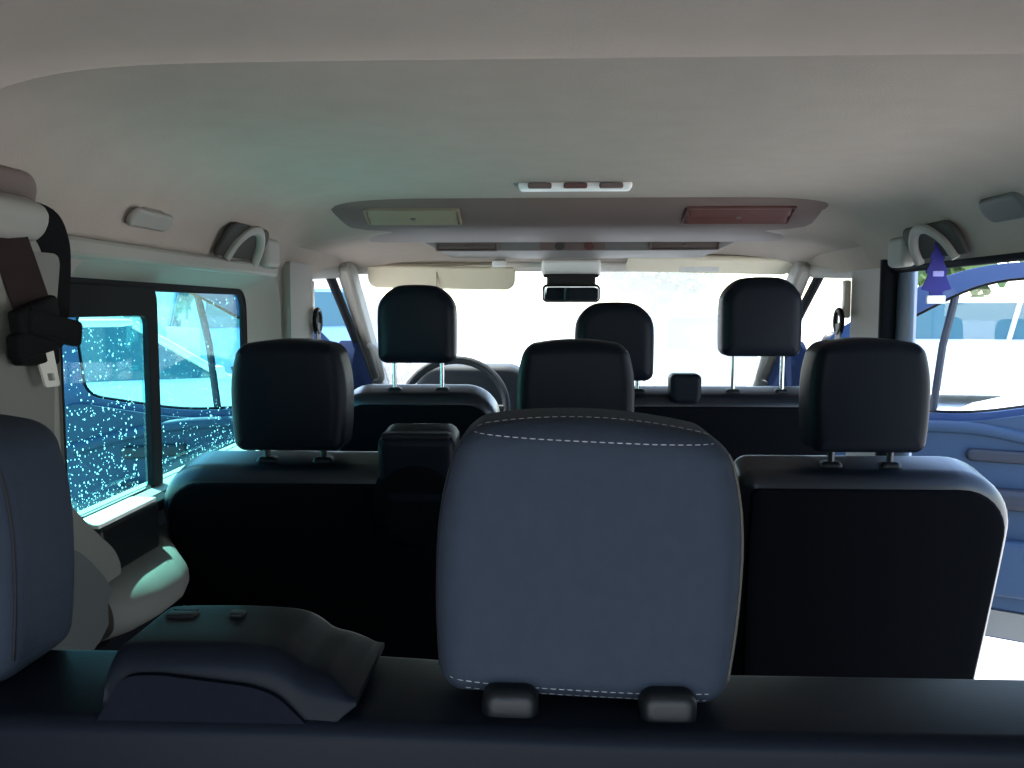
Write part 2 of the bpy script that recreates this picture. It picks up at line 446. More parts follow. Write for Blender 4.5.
def build_door(sx, name, label):
    ang = math.radians(65)
    H = Vector((sx*.86, 3.45, 0)); d = Vector((sx*math.sin(ang), -math.cos(ang), 0)); nrm = Vector((-sx*math.cos(ang), -math.sin(ang), 0))  # nrm faces the cabin
    up = .045 if sx < 0 else 0
    t = thing(name, (H.x, H.y, -.06), label, 'door'); t['kind'] = 'structure'
    mp = lambda off: (lambda u, v, w: H+d*u+nrm*(off+w)+Vector((0, 0, v)))
    outline = rpoly([(.0, -.06), (1.04, -.10), (1.04, 1.05), (.98, 1.235), (.60, 1.225), (.36, 1.125), (.155, 1.0+up), (.0, .84+up)], [.03, .06, .06, .08, .25, .1, .05, .03])
    glassh = rpoly([(.075, .745), (.30, .70), (.60, .70), (.92, .765), (.945, 1.02), (.90, 1.185), (.62, 1.17), (.40, 1.045), (.175, .92)], [.03, .05, .1, .06, .06, .07, .12, .06, .05])
    bm = BM(); plate(bm, outline, [glassh], .06, mp(-.06)); link('door_shell', bm, M['blue'], t, smooth=False, bevel=.012)
    bm = BM(); plate(bm, glassh, [], .004, mp(-.035)); link('window_pane', bm, M['clear'], t, smooth=False)
    # inner trim panel in a lighter blue grey, with ledge, armrest and dark lower pocket
    trim = rpoly([(.06, .06), (.97, .02), (.985, .735), (.94, .745), (.60, .675), (.30, .672), (.10, .70)], [.03, .05, .03, .05, .1, .08, .04])
    bm = BM(); plate(bm, trim, [], .03, mp(0)); link('door_trim', bm, M['doortrim'], t, smooth=False, bevel=.012)
    def onplane(u, v, w): return H+d*u+nrm*w+Vector((0, 0, v))
    bm = BM(); tube(bm, [onplane(u, v, .03) for u, v in spline([Vector((.12, .655, 0)), Vector((.40, .655, 0)), Vector((.62, .655, 0)), Vector((.80, .625, 0)), Vector((.97, .585, 0))], 5) and [(q.x, q.y) for q in spline([Vector((.12, .655, 0)), Vector((.40, .655, 0)), Vector((.62, .655, 0)), Vector((.80, .625, 0)), Vector((.97, .585, 0))], 5)]], .022, 10)
    link('trim_ledge', bm, M['doortrim'], t)
    bm = BM(); T = Matrix.Translation(onplane(.70, .565, .035)) @ Matrix.Rotation(math.atan2(d.y, d.x), 4, 'Z')
    slab(bm, .22, .045, .03, .02, .012, T=T); link('door_handle', bm, M['doordark'], t)
    bm = BM(); T = Matrix.Translation(onplane(.55, .42, .05)) @ Matrix.Rotation(math.atan2(d.y, d.x), 4, 'Z')
    slab(bm, .56, .075, .07, .03, .025, T=T); link('armrest', bm, M['doordark'], t)
    bm = BM(); T = Matrix.Translation(onplane(.52, .18, .045)) @ Matrix.Rotation(math.atan2(d.y, d.x), 4, 'Z')
    slab(bm, .80, .20, .06, .05, .02, T=T); link('door_pocket', bm, M['doortrim'], t)
    bm = BM(); plate(bm, rpoly([(.02, -.05), (1.02, -.09), (1.02, .005), (.02, .045)], .015), [], .014, mp(.001)); link('kick_strip', bm, mat('kick_strip_grey', (.17, .165, .15), .5), t, smooth=False, bevel=.004)
    # quarter-light divider
    bm = BM(); tube(bm, [onplane(.545, 1.17, -.03), onplane(.50, .94, -.03), onplane(.475, .69, -.03)], .014, 8); link('quarter_divider', bm, M['doordark'], t)
    bm = BM(); tube(bm, [onplane(u, v, -.02) for u, v in glassh], .009, 8, closed=True); link('window_seal', bm, M['rubber'], t)
    # outside mirror
    bm = BM(); T = Matrix.Translation(onplane(.16, .86, -.20)) @ Matrix.Rotation(math.atan2(d.y, d.x), 4, 'Z')
    slab(bm, .20, .24, .09, .05, .03, T=T); link('door_mirror', bm, M['blackplastic'], t)
    bm = BM(); tube(bm, [onplane(.16, .80, -.05), onplane(.16, .80, -.17)], .03, 10); link('mirror_arm', bm, M['blackplastic'], t)
    return t

# ------------------------------------------------------------------ headrests and seats
def head_warp(w, h, kt, kb):
    def f(x, y, z):
        q = z/(h/2)
        s = 1-kt*max(0, q)**2.2-kb*max(0, -q)**2.2
        z2 = z - (.010*(abs(x)/(w/2))**2 if q > 0 else 0)*max(0, q)
        return (x*s, y, z2)
    return f

def headrest(parent, c, w, h, t, style, guide_z, guide_y=None, rx=0, ry=0, seams=False, posts=True, body='vinyl'):
    """c = centre; children: post x2, guide x2, stitching"""
    bm = BM()
    if style == 'square': rc, kt, kb, re = (.019, .018), .15, .07, .023
    else: rc, kt, kb, re = (.060, .022), .07, .02, .030
    T = TR(c, rx, ry)
    slab(bm, w, h, t, rc, re, dome_b=.004, dome_f=.008, warp=head_warp(w, h, kt, kb), T=T, n=10, k=8, m=6)
    bvh = BVHTree.FromBMesh(bm)
    o = link('headrest', bm, M['cloth'] if body == 'cloth' else M['vinyl'], parent)
    if seams:
        # centre-seam welts and stitched rows, thread by thread
        def shoot(p, dr):
            hit = bvh.ray_cast(T @ Vector(p), (T.to_3x3() @ Vector(dr)).normalized(), .4)
            return hit[0], hit[1]
        def row(pts, off):
            bm = BM()
            # resample
            path = [pts[0]]; seg = .0058
            dist = 0
            for a, b in zip(pts, pts[1:]):
                L = (b-a).length; s = 0
                while dist+L-s >= seg:
                    s += seg-dist; dist = 0; path.append(a+(b-a)*(s/L))
                dist += L-s
            for a, b in zip(path, path[1:]):
                e = a+(b-a)*.66
                tube(bm, [a, (a+e)/2, e], [.0003, .0005, .0003], 5)
            link('stitching', bm, M['thread'], o)
        def line_back(f, n=50, x0=-.44, x1=.44):
            out = []
            for i in range(n+1):
                x = w*(x0+(x1-x0)*i/n); p, nn = shoot((x, -.3, f(x)), (0, 1, 0))
                if p is not None: out.append(p+nn*.0003)
            return out
        def line_top(f, n=50, x0=-.40, x1=.40):
            out = []
            for i in range(n+1):
                x = w*(x0+(x1-x0)*i/n); p, nn = shoot((x, f(x), .3), (0, 0, -1))
                if p is not None: out.append(p+nn*.0003)
            return out
        u = lambda x: abs(x)/(w*.5)
        row(line_back(lambda x: h*.5-.0135+.004*u(x)**4, x0=-.42, x1=.42), 0)
        row(line_top(lambda x: -t*.5+.026-.010*u(x)**4, x0=-.38, x1=.38), 0)
        row(line_back(lambda x: -h*.5+.011+.006*u(x)**3, x0=-.43, x1=.43), 0)
        row(line_back(lambda x: -h*.5+.0045+.006*u(x)**3, x0=-.38, x1=.42), 0)
        for sx in (-1, 1):
            pts = []
            for i in range(25):
                z = h*(-.40+.80*i/24); hit = bvh.ray_cast(T @ Vector((sx*.3, -t*.5+re*.55, z)), (T.to_3x3() @ Vector((-sx, 0, 0))).normalized(), .4)
                if hit[0] is not None: pts.append(hit[0])
            bm = BM(); tube(bm, pts, .0014, 6); link('side_welt', bm, M['welt_lit'] if sx > 0 and abs(c[0]) < .2 else M['vinyl_side'], o)
    gy = c[1] if guide_y is None else guide_y
    for s in (-1, 1):
        px = c[0]+s*(.053*w/.212 if style == 'square' else .062)
        if posts:
            bm = BM(); tube(bm, [(px, c[1], c[2]-h/2+.03), (px, (c[1]+gy)/2, (c[2]-h/2+guide_z)/2), (px, gy, guide_z-.03)], .006, 10)
            link('headrest_post', bm, M['chrome' if style == 'round' else 'darksteel'], o)
        bm = BM(); slab(bm, .038, .026, .028, .010, .008, T=TR((px, gy, guide_z+.009))); 
        g = link('post_guide', bm, M['blackplastic'], o)
    return o

def seat(name, label, cat, x0, x1, ytop, ztop, t, height, recline, rc, heads, tower=None, style='square', group=None, piping=True, hw=.203, hh=.195, ht=.10, gap=None, headz=None, cushion=True):
    xc = (x0+x1)/2; w = x1-x0
    rcl = math.radians(recline)
    t_ = thing(name, (xc, ytop+.3, 0), label, cat, group)
    # local frame: y thickness, z up along the recline; back face at y=0, top at z=0
    T = Matrix.Translation((xc, ytop, ztop)) @ Matrix.Rotation(rcl, 4, 'X') @ Matrix.Translation((0, t/2, -height/2))
    def wp(x, y, z):
        q = z/(height/2); s = 1-.085*max(0, (.6-q)/1.6)**1.3
        return (x*s, y, z)
    bm = BM(); slab(bm, w, height, t, rc, .034, dome_b=.002, dome_f=.02, warp=wp, T=T, n=10, k=10, m=6)
    link('backrest', bm, M['vinyl_back'], t_)
    # cloth rear panel, a little proud of the vinyl
    bm = BM(); T2 = T @ Matrix.Translation((0, -t/2+.002, -.002))
    slab(bm, w-.034, height-.044, .012, [max(.015, v-.02) for v in rc], .006, warp=wp, T=T2, n=8, k=8, m=3)
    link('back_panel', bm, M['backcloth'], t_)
    if piping:
        bm = BM(); o = rr(w-.026, height-.026, [max(.006, v-.012) for v in rc], 10, 8)
        tube(bm, [T @ Vector(wp(x, -t/2+.014, z)) for x, z in o], .0035, 8, closed=True); link('piping', bm, M['vinyl_side'], t_)
    if cushion:
        yb = ytop+math.sin(rcl)*height
        bm = BM(); slab(bm, w-.01, .14, .46, .05, .05, dome_f=0, T=TR((xc, yb+.27, .36))); link('seat_cushion', bm, M['vinyl'], t_)
        bm = BM(); rbox(bm, (xc, yb+.25, .27), (w-.12, .40, .06), .015); link('seat_frame', bm, M['blackplastic'], t_)
        for sx in (-1, 1):
            bm = BM(); tube(bm, [(xc+sx*(w/2-.10), yb+.08, 0), (xc+sx*(w/2-.10), yb+.08, .25)], .02, 8); link('leg', bm, M['darksteel'], t_)
            bm = BM(); tube(bm, [(xc+sx*(w/2-.10), yb+.42, 0), (xc+sx*(w/2-.10), yb+.42, .25)], .02, 8); link('leg', bm, M['darksteel'], t_)
    for hx in heads:
        headrest(t_, (hx, ytop+ht/2-.005, headz), hw, hh, ht, style, ztop-.004, guide_y=ytop+t*.42)
    return t_

def build_seats():
    # middle row, two-place bench on the left with the belt tower between its headrests
    b = seat('bench_seat', 'black two-place middle bench beside the rain-spotted window, belt tower between its two headrests', 'seat', -.772, .232, 1.53, .794, .12, .58, 13, (.05, .035, .085, .06), [-.531, -.032], headz=.925)
    bm = BM(); slab(bm, .135, .13, .11, (.022, .03), .018, T=TR((-.306, 1.575, .800), math.radians(6))); tw = link('belt_tower', bm, M['vinyl'], b)
    bm = BM(); slab(bm, .160, .17, .10, (.075, .075), .02, T=TR((-.306, 1.578, .74), math.radians(10))); link('tower_base', bm, M['backcloth'], tw)
    bm = BM(); rbox(bm, (-.306, 1.53, .857), (.118, .03, .012), .004); link('belt_slot', bm, M['vinyl_side'], tw)
    # middle row, single seat by the sliding door
    seat('passenger_seat', 'black single middle seat standing by the open sliding doorway', 'seat', .252, .724, 1.53, .792, .12, .58, 13, (.06, .105, .030, .05), [.466], headz=.928)
    # driver
    d = seat('driver_seat', 'black driver seat behind the steering wheel, tall round-topped headrest on bare posts', 'seat', -.635, -.205, 2.27, .852, .13, .62, 12, (.09, .05), [-.416], style='round', hw=.2, hh=.20, ht=.11, headz=1.034, piping=False)
    # front passenger bench
    p = seat('bench_seat', 'black two-place front bench on the right, set behind the windscreen', 'seat', .0, .66, 2.27, .850, .13, .62, 12, (.05, .05), [.089, .457], style='round', hw=.2, hh=.20, ht=.11, headz=1.03, piping=False)
    for o in [c for c in p.children if c.name.startswith('headrest') and not c.name.startswith('headrest_post')]:
        xm = sum(v.co.x for v in o.data.vertices)/len(o.data.vertices)+ROOT[p].x
        dz = -.040 if xm < .25 else .023
        o.data.transform(Matrix.Translation((0, 0, dz)))
    bm = BM(); slab(bm, .078, .075, .07, (.014, .02), .012, T=TR((.268, 2.30, .872))); link('belt_tower', bm, M['vinyl'], p)

def build_rear():
    ztop = .807
    r = thing('bench_seat', (0, .62, 0), 'black rear bench closest to the viewer, with large stitched headrest and belt tower', 'seat')
    bm = BM(); slab(bm, 1.50, .52, .12, (.03, .05), .013, dome_f=.01, warp=lambda x, y, z: (x, y, z-(.012*sstep(-.24, .0, x) if z > 0 else 0)*(.35+.65*sstep(-.03, .03, y))), T=TR((-.01, .627, ztop+.004-.26), math.radians(2)), n=8, k=30, m=5); link('backrest', bm, M['vinyl'], r)
    # cloth rear panel with the raised part under the tower
    up = [(-.75, .30), (.73, .30), (.73, .789), (.30, .789), (.0, .789), (-.165, .7895), (-.2246, .793), (-.2568, .825), (-.2731, .831), (-.339, .8385), (-.3605, .8365), (-.3715, .818), (-.3845, .7945), (-.40, .793), (-.75, .791)]
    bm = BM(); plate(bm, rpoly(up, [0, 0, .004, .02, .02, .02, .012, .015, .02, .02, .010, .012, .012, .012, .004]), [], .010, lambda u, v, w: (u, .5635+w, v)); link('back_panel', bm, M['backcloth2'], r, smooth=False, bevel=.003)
    bm = BM(); tube(bm, [(x, .5655, .7965-.001*math.sin(x*9)) for x in [-.205+.93*i/30 for i in range(31)]], .0030, 8); link('piping', bm, M['vinyl'], r)
    bm = BM(); tube(bm, [(x, .5655, .7965) for x in [-.75+.37*i/16 for i in range(17)]], .0030, 8); link('piping', bm, M['vinyl'], r)
    # vinyl-covered belt tower: rounded sections lofted across x
    st = spline([Vector(p) for p in ((-.3745, .829, 0), (-.374, .838, .5), (-.3725, .8445, .9), (-.368, .8500, 1), (-.358, .8525, 1), (-.315, .8535, 1), (-.278, .8525, 1), (-.262, .850, 1), (-.251, .845, .9), (-.243, .839, .8), (-.236, .8365, .7), (-.227, .8345, .6), (-.218, .829, .5), (-.211, .824, .4), (-.205, .8225, .3))], 4)
    rings = []
    for p in st:
        x, zt, k = p
        y0, y1 = .5655, .668; zb = .792+max(0, min(1, (x+.236)/.031))*.026
        hh = max(.003, zt-zb); rad = min(.017, hh*.48)
        rings.append([(x, (y0+y1)/2+a+.004*((bz+hh/2)/hh)*k, zb+hh/2+bz) for a, bz in rr(y1-y0, hh, (rad, .0012), 8, 3)])
    bm = BM(); rings_to_mesh(bm, rings); tw = link('belt_tower', bm, M['vinyl'], r)
    bm = BM(); rbox(bm, (-.348, .636, .8540), (.022, .012, .002), .002); link('belt_slot', bm, M['blackplastic'], tw)
    bm = BM(); slab(bm, .010, .004, .010, .0015, .0015, T=TR((-.307, .636, .8545))); link('belt_button', bm, M['blackplastic'], tw)
    # headrests
    headrest(r, (-.0515, .645, .9055), .212, .196, .105, 'square', .802, guide_y=.592, ry=math.radians(2.4), seams=True, body='cloth')
    headrest(r, (-.556, .645, .905), .208, .190, .105, 'square', .802, guide_y=.592, seams=True, body='cloth')
    headrest(r, (.45, .645, .9075), .208, .190, .105, 'square', .802, guide_y=.592, seams=True, body='cloth')
    bm = BM(); slab(bm, 1.46, .13, .42, .05, .045, T=TR((-.01, .90, .36))); link('seat_cushion', bm, M['vinyl'], r)
    bm = BM(); rbox(bm, (-.01, .88, .27), (1.3, .36, .06), .015); link('seat_frame', bm, M['blackplastic'], r)
    for sx in (-.6, .58):
        for y in (.74, 1.02):
            bm = BM(); tube(bm, [(sx, y, 0), (sx, y, .25)], .02, 8); link('leg', bm, M['darksteel'], r)

# ------------------------------------------------------------------ roof fittings
def build_roof():
    # rear air console
    c = thing('air_console', (0, 2.40, 1.28), 'wide taupe roof console with two large air vents over the front seats', 'air console')
    prof = [(2.285, 1.355), (2.30, 1.338), (2.43, 1.290), (2.62, 1.276), (2.72, 1.270), (2.74, 1.30), (2.74, 1.36)]
    rings = []
    for i in range(41):
        u = -1+2*i/40; x = -.005+.715*u
        k = sstep(0, .17, 1-abs(u))
        rings.append([(x, y, (z-1.34)*k+1.34 if z < 1.34 else z) for y, z in prof])
    bm = BM(); rings_to_mesh(bm, rings); link('console_body', bm, M['console'], c)
    def vent(parent, xc, yc, zc, w, h, tilt, m, divs=5, nm='air_vent'):
        T = TR((xc, yc, zc), tilt)
        bm = BM(); plate(bm, rr(w+.014, h+.012, .006, 4, 0), [rr(w, h, .003, 4, 0)], .014, lambda u, v, q: T @ Vector((u, -.010+q, v)))
        v = link(nm, bm, m, parent, smooth=False, bevel=.002)
        bm = BM(); slab(bm, w+.004, h+.004, .004, .003, .001, T=T @ Matrix.Translation((0, .004, 0)), n=3, k=0, m=2); link('vent_back', bm, M['ventdark'], v)
        for k in range(2):
            bm = BM(); slab(bm, w-.004, h*.40, .003, .002, .001, T=T @ Matrix.Translation((0, -.004, h*(.25-.5*k))) @ Matrix.Rotation(math.radians(-28), 4, 'X'), n=3, k=0, m=2); link('louvre', bm, m, v)
        bm = BM(); slab(bm, .012, .010, .010, .003, .002, T=T @ Matrix.Translation((0, -.009, -.002)), n=3, k=0, m=2); link('vent_tab', bm, M['console'], v)
    tl = math.radians(-68)
    vent(c, -.432, 2.362, 1.316, .235, .070, math.radians(69), M['ventbeige'])
    vent(c, .408, 2.362, 1.318, .262, .078, math.radians(69), M['ventred'])
    # front console with controls
    f = thing('switch_console', (0, 2.86, 1.24), 'slim grey roof console with dials and two small vents behind the windscreen', 'roof console')
    prof = [(2.77, 1.30), (2.775, 1.286), (2.80, 1.250), (2.86, 1.243), (3.05, 1.240), (3.06, 1.30)]
    rings = []
    for i in range(31):
        u = -1+2*i/30; x = .015+.52*u
        k = sstep(0, .22, 1-abs(u))
        rings.append([(x, y, (z-1.29)*k+1.29 if z < 1.29 else z) for y, z in prof])
    bm = BM(); rings_to_mesh(bm, rings); link('console_body', bm, mat('grey_console_plastic', (.15, .14, .13), .6, .35), f)
    a2 = math.radians(35)
    vent(f, -.33, 2.785, 1.268, .18, .026, a2, M['console']); vent(f, .335, 2.785, 1.271, .20, .028, a2, M['console'])
    bm = BM(); slab(bm, .20, .040, .012, .006, .004, T=TR((-.005, 2.784, 1.268), a2)); cp = link('control_panel', bm, M['console'], f)
    for xx, m in ((-.045, M['ventdark']), (.045, M['ventred'])):
        bm = BM(); tube(bm, [(xx, 2.782, 1.268), (xx, 2.772, 1.262)], .015, 16); link('control_dial', bm, m, cp)
    bm = BM(); slab(bm, .19, .012, .020, .005, .004, T=TR((-.005, 2.765, 1.288))); lt = link('reading_light', bm, M['white'], f)
    # lamp strip on the headliner
    l = thing('roof_lamp', (-.02, 2.02, 1.335), 'slim white roof lamp strip with three lenses on the grey headliner', 'lamp')
    z0 = ceil_z(0, 2.03)
    bm = BM(); slab(bm, .25, .020, .050, .009, .008, T=TR((-.021, 2.03, z0+.003-.008))); link('lamp_body', bm, M['white'], l)
    for i, (dx, m) in enumerate(((-.078, M['console']), (0, M['ventred']), (.078, M['console']))):
        bm = BM(); slab(bm, .052, .012, .012, .004, .003, T=TR((-.021+dx, 2.0, z0-.008))); link('lamp_lens', bm, m, l)
    # grab handles over the middle seats
    for sx, y, lab in ((-1, 2.04, 'grey grab handle above the rain-spotted side window'), (1, 2.05, 'grey grab handle above the open sliding doorway, blue freshener on it')):
        zc = 1.205; xw = sx*.775
        g = thing('grab_handle', (xw, y, zc-.03), lab, 'handle')
        bm = BM(); T = Matrix.Translation((xw-sx*.012, y-.02, zc+.018)) @ Matrix.Rotation(sx*PI/2, 4, 'Z') @ Matrix.Rotation(math.radians(-30), 4, 'X')
        slab(bm, .27, .08, .012, (.038, .008), .005, T=T); link('handle_recess', bm, M['recess'], g)
        bm = BM(); tube(bm, spline([(xw, y-.11, zc-.025), (xw-sx*.02, y-.095, zc+.012), (xw-sx*.035, y-.045, zc+.040), (xw-sx*.035, y+.015, zc+.040), (xw-sx*.02, y+.06, zc+.010), (xw, y+.075, zc-.028)], 5), .012, 10, flat=.8); link('handle_grip', bm, M['trimgrey'], g)
        bm = BM(); T = Matrix.Translation((xw-sx*.005, y+.17, zc+.004)) @ Matrix.Rotation(sx*PI/2, 4, 'Z')
        slab(bm, .10, .072, .035, .014, .012, T=T); link('handle_cover', bm, M['trimgrey'], g)
    # coat hook
    k = thing('coat_hook', (-.772, 1.58, 1.20), 'small grey folding coat hook near the left roof edge, behind the grab handle', 'hook')
    T = Matrix.Translation((-.765, 1.545, 1.228)) @ Matrix.Rotation(-PI/2, 4, 'Z') @ Matrix.Rotation(math.radians(-38), 4, 'X')
    bm = BM(); slab(bm, .15, .034, .012, .015, .005, T=T); link('hook_base', bm, M['hookgrey'], k)
    bm = BM(); slab(bm, .085, .028, .022, .010, .009, T=T @ Matrix.Translation((-.012, -.010, .002))); link('hook_flap', bm, M['hookgrey'], k)
    # right rear recess cover
    k = thing('belt_anchor_cover', (.775, 1.76, 1.24), 'dark oval belt anchor cover by the roof edge at far right', 'belt anchor')
    T = Matrix.Translation((.757, 1.70, 1.262)) @ Matrix.Rotation(PI/2, 4, 'Z') @ Matrix.Rotation(math.radians(-38), 4, 'X')
    bm = BM(); slab(bm, .16, .055, .024, .026, .010, T=T); link('anchor_shell', bm, M['trimlow'], k)
    bm = BM(); slab(bm, .09, .022, .010, .010, .004, T=T @ Matrix.Translation((0, -.012, 0))); link('anchor_slot', bm, M['rubber'], k)
    # air freshener on the right handle
    a = thing('air_freshener', (.765, 2.005, 1.06), 'blue tree-shaped air freshener hanging from the right grab handle', 'air freshener')
    xf = .765; yf = 2.005; w = [(0, 1.238), (.010, 1.226), (.008, 1.218), (.019, 1.196), (.014, 1.192), (.028, 1.166), (.022, 1.160), (.038, 1.128), (.016, 1.124), (.016, 1.112)]
    out = [(u*.84, z-.012) for u, z in w]+[(-u*.84, z-.012) for u, z in reversed(w[1:])]
    bm = BM(); plate(bm, rpoly(out, .003, 3), [], .004, lambda u, v, q: (xf+u, yf+q, v)); link('card', bm, M['fresh'], a, smooth=False)
    bm = BM(); slab(bm, .040, .018, .006, .002, .001, T=TR((xf, yf+.002, 1.094)), n=3, k=0, m=2); link('card_base', bm, M['white'], a)
    bm = BM(); slab(bm, .024, .012, .005, .002, .001, T=TR((xf+.002, yf+.0005, 1.150)), n=3, k=0, m=2); link('card_label', bm, mat('pale_blue_print', (.25, .25, .6), .5), a)
    bm = BM(); tube(bm, [(xf, yf+.002, 1.236), (xf+.004, yf+.0, 1.252), (xf-.012, yf+.02, 1.250)], .0012, 6); link('string', bm, M['string'], a)
    # sun visors
    v = thing('sun_visor', (-.45, 3.18, 1.15), 'beige sun visor folded down above the driver seat', 'sun visor')
    bm = BM(); slab(bm, .52, .082, .018, (.012, .035), .008, T=TR((-.455, 3.175, 1.180), math.radians(14), math.radians(1))); link('visor_panel', bm, M['visor'], v)
    bm = BM(); tube(bm, [(-.72, 3.15, 1.222), (-.66, 3.165, 1.224), (-.23, 3.165, 1.228)], .006, 8); link('visor_rod', bm, M['ventbeige'], v)
    bm = BM(); rbox(bm, (-.25, 3.16, 1.226), (.05, .03, .022), .006); link('visor_clip', bm, M['white'], v)
    bm = BM(); rbox(bm, (-.47, 3.163, 1.178), (.003, .004, .07), .001); link('visor_seam', bm, M['ventbeige'], v)
    v = thing('sun_visor', (.45, 3.16, 1.20), 'pale sun visor folded up above the front passenger bench, white label', 'sun visor')
    bm = BM(); slab(bm, .56, .15, .018, (.02, .02), .008, T=TR((.47, 3.13, 1.222), math.radians(74), math.radians(1.5))); link('visor_panel', bm, M['visor'], v)
    bm = BM(); tube(bm, [(.22, 3.19, 1.238), (.74, 3.17, 1.236)], .006, 8); link('visor_rod', bm, M['ventbeige'], v)
    bm = BM(); rbox(bm, (.425, 3.058, 1.202), (.13, .003, .016), .001); link('warning_label', bm, M['white'], v)
    # mirror
    m = thing('rear_view_mirror', (.0, 3.18, 1.13), 'black rear view mirror under a white housing at the top of the windscreen', 'mirror')
    bm = BM(); slab(bm, .205, .058, .10, .010, .012, T=TR((.0, 3.20, 1.212), math.radians(0))); hs = link('mirror_housing', bm, M['white'], m)
    bm = BM(); rbox(bm, (.0, 3.148, 1.184), (.19, .03, .012), .004); link('housing_lip', bm, M['blackplastic'], hs)
    bm = BM(); slab(bm, .20, .062, .035, .016, .012, T=TR((.0, 3.13, 1.124), math.radians(4))); sh = link('mirror_shell', bm, M['blackplastic'], m)
    bm = BM(); slab(bm, .186, .048, .004, .010, .001, T=TR((.0, 3.1115, 1.123), math.radians(4))); link('mirror_face', bm, M['mirrorglass'], sh)
    bm = BM(); slab(bm, .17, .05, .045, .012, .012, T=TR((.0, 3.155, 1.166))); link('mirror_stalk', bm, M['blackplastic'], m)

# ------------------------------------------------------------------ belts and side trim
def build_sides():
    # rear left belt, bundled at the C pillar
    b = thing('seat_belt', (-.74, 1.24, 1.0), 'black seat belt bundled and hanging at the left rear pillar, pale latch plate', 'seat belt')
    bm = BM(); slab(bm, .30, .052, .05, .024, .016, T=Matrix.Translation((-.744, 1.112, 1.190)) @ Matrix.Rotation(-PI/2, 4, 'Z') @ Matrix.Rotation(math.radians(-25), 4, 'X')); link('anchor_cover', bm, M['trimgrey'], b)
    bm = BM(); slab(bm, .36, .10, .02, .045, .008, T=Matrix.Translation((-.782, 1.13, 1.210)) @ Matrix.Rotation(-PI/2, 4, 'Z') @ Matrix.Rotation(math.radians(-30), 4, 'X')); link('anchor_recess_shade', bm, M['console'], b)  # dark slab painted in for the shadow behind the anchor cover
    p1 = spline([(-.742, 1.222, 1.192), (-.734, 1.266, 1.186), (-.738, 1.298, 1.162), (-.745, 1.315, 1.13), (-.745, 1.305, 1.09), (-.735, 1.265, 1.06)], 5)
    bm = BM(); ribbon(bm, p1, .045, .003, (.25, 1, .15)); link('webbing', bm, M['belt'], b)
    p2 = spline([(-.752, 1.175, 1.195), (-.738, 1.183, 1.170), (-.735, 1.20, 1.14), (-.73, 1.225, 1.08), (-.725, 1.24, 1.045)], 5)
    bm = BM(); ribbon(bm, p2, .06, .003, (.2, 1, .1)); link('webbing', bm, M['belt_lit'], b)
    for (dy, dz, ww, rz, dx) in ((-.010, .016, .100, .22, 0), (.012, .000, .112, -.18, .010), (-.016, -.016, .108, .12, .004), (.0, -.030, .085, -.05, -.006)):
        bm = BM(); slab(bm, ww, .034, .018, .007, .006, T=Matrix.Translation((-.722+dx, 1.225+dy, 1.052+dz)) @ Matrix.Rotation(-PI/2+rz*.3, 4, 'Z') @ Matrix.Rotation(rz, 4, 'Y')); link('belt_fold', bm, M['belt'], b)
    bm = BM(); plate(bm, rpoly([(-.016, .03), (.016, .03), (.013, -.022), (-.013, -.022)], .004, 3), [rpoly([(-.006, -.004), (.006, -.004), (.006, -.014), (-.006, -.014)], .001, 2)], .003, lambda u, v, w: (-.722+w+u*.15, 1.238+u+(-v)*.35, .998+v)); link('latch_plate', bm, M['latch'], b, smooth=False)
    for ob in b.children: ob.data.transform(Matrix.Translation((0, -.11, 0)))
    # front belts on the B pillars
    for sx, y, nm in ((-1, 2.66, 'front seat belt with black guide ring on the left door pillar'), (1, 2.66, 'front seat belt with black guide ring on the right door pillar')):
        b = thing('seat_belt', (sx*.775, y, .80), nm, 'seat belt')
        x = sx*.775
        bm = BM(); rbox(bm, (x+sx*.01, y, 1.10), (.02, .028, .11), .006); link('height_adjuster', bm, M['latch'], b)
        bm = BM(); tube(bm, [(x-sx*.01, y+.030*math.cos(a), 1.035+.034*math.sin(a)) for a in [2*PI*i/16 for i in range(16)]], .008, 8, closed=True); link('guide_ring', bm, M['blackplastic'], b)
        bm = BM(); ribbon(bm, spline([(x-sx*.012, y, 1.03), (x-sx*.014, y-.01, .95), (x-sx*.012, y-.02, .80)], 4), .045, .003, (0, 1, 0)); link('webbing', bm, M['trimlow'] if sx < 0 else M['trimgrey'], b)
    # dark ledge box under the side window, sunlight on its top painted white
    k = thing('window_ledge_tray', (-.78, 1.46, .70), 'black ledge box with sunlight painted white along its top edge, under the side window', 'tray')
    bm = BM(); T = Matrix.Translation((-.775, 1.402, .705)) @ Matrix.Rotation(-PI/2, 4, 'Z')
    slab(bm, .205, .085, .054, .012, .010, T=T); link('tray_box', bm, M['blackplastic'], k)
    bm = BM(); slab(bm, .198, .008, .046, .003, .003, T=T @ Matrix.Translation((0, 0, .044))); link('tray_lid_sunlit', bm, M['white'], k)
    bm = BM(); slab(bm, .04, .016, .04, .006, .006, T=Matrix.Translation((-.785, 1.488, .735)) @ Matrix.Rotation(-PI/2, 4, 'Z')); link('tray_latch', bm, M['white'], k)
    # grey window sill with grooves (trim), sloping sunlit shelf below it
    bm = BM()
    plate(bm, [(1.50, .735), (2.39, .735), (2.39, .715), (1.50, .715)], [], .03, lambda u, v, w: (-.80+w, u, v))
    link('trim_13', bm, M['rubber'], smooth=False, bevel=.004, kind='structure')
    for i in range(2):
        bm = BM(); tube(bm, [(-.775+.012*i, 1.60, .733-.012*i), (-.775+.012*i, 2.36, .733-.012*i)], .004, 8); link('trim_%d' % (14+i), bm, M['white'], kind='structure')
    prof = [(q.x, q.y) for q in spline([Vector((-.80, .672, 0)), Vector((-.768, .668, 0)), Vector((-.744, .652, 0)), Vector((-.733, .622, 0)), Vector((-.742, .590, 0)), Vector((-.80, .565, 0))], 6)]
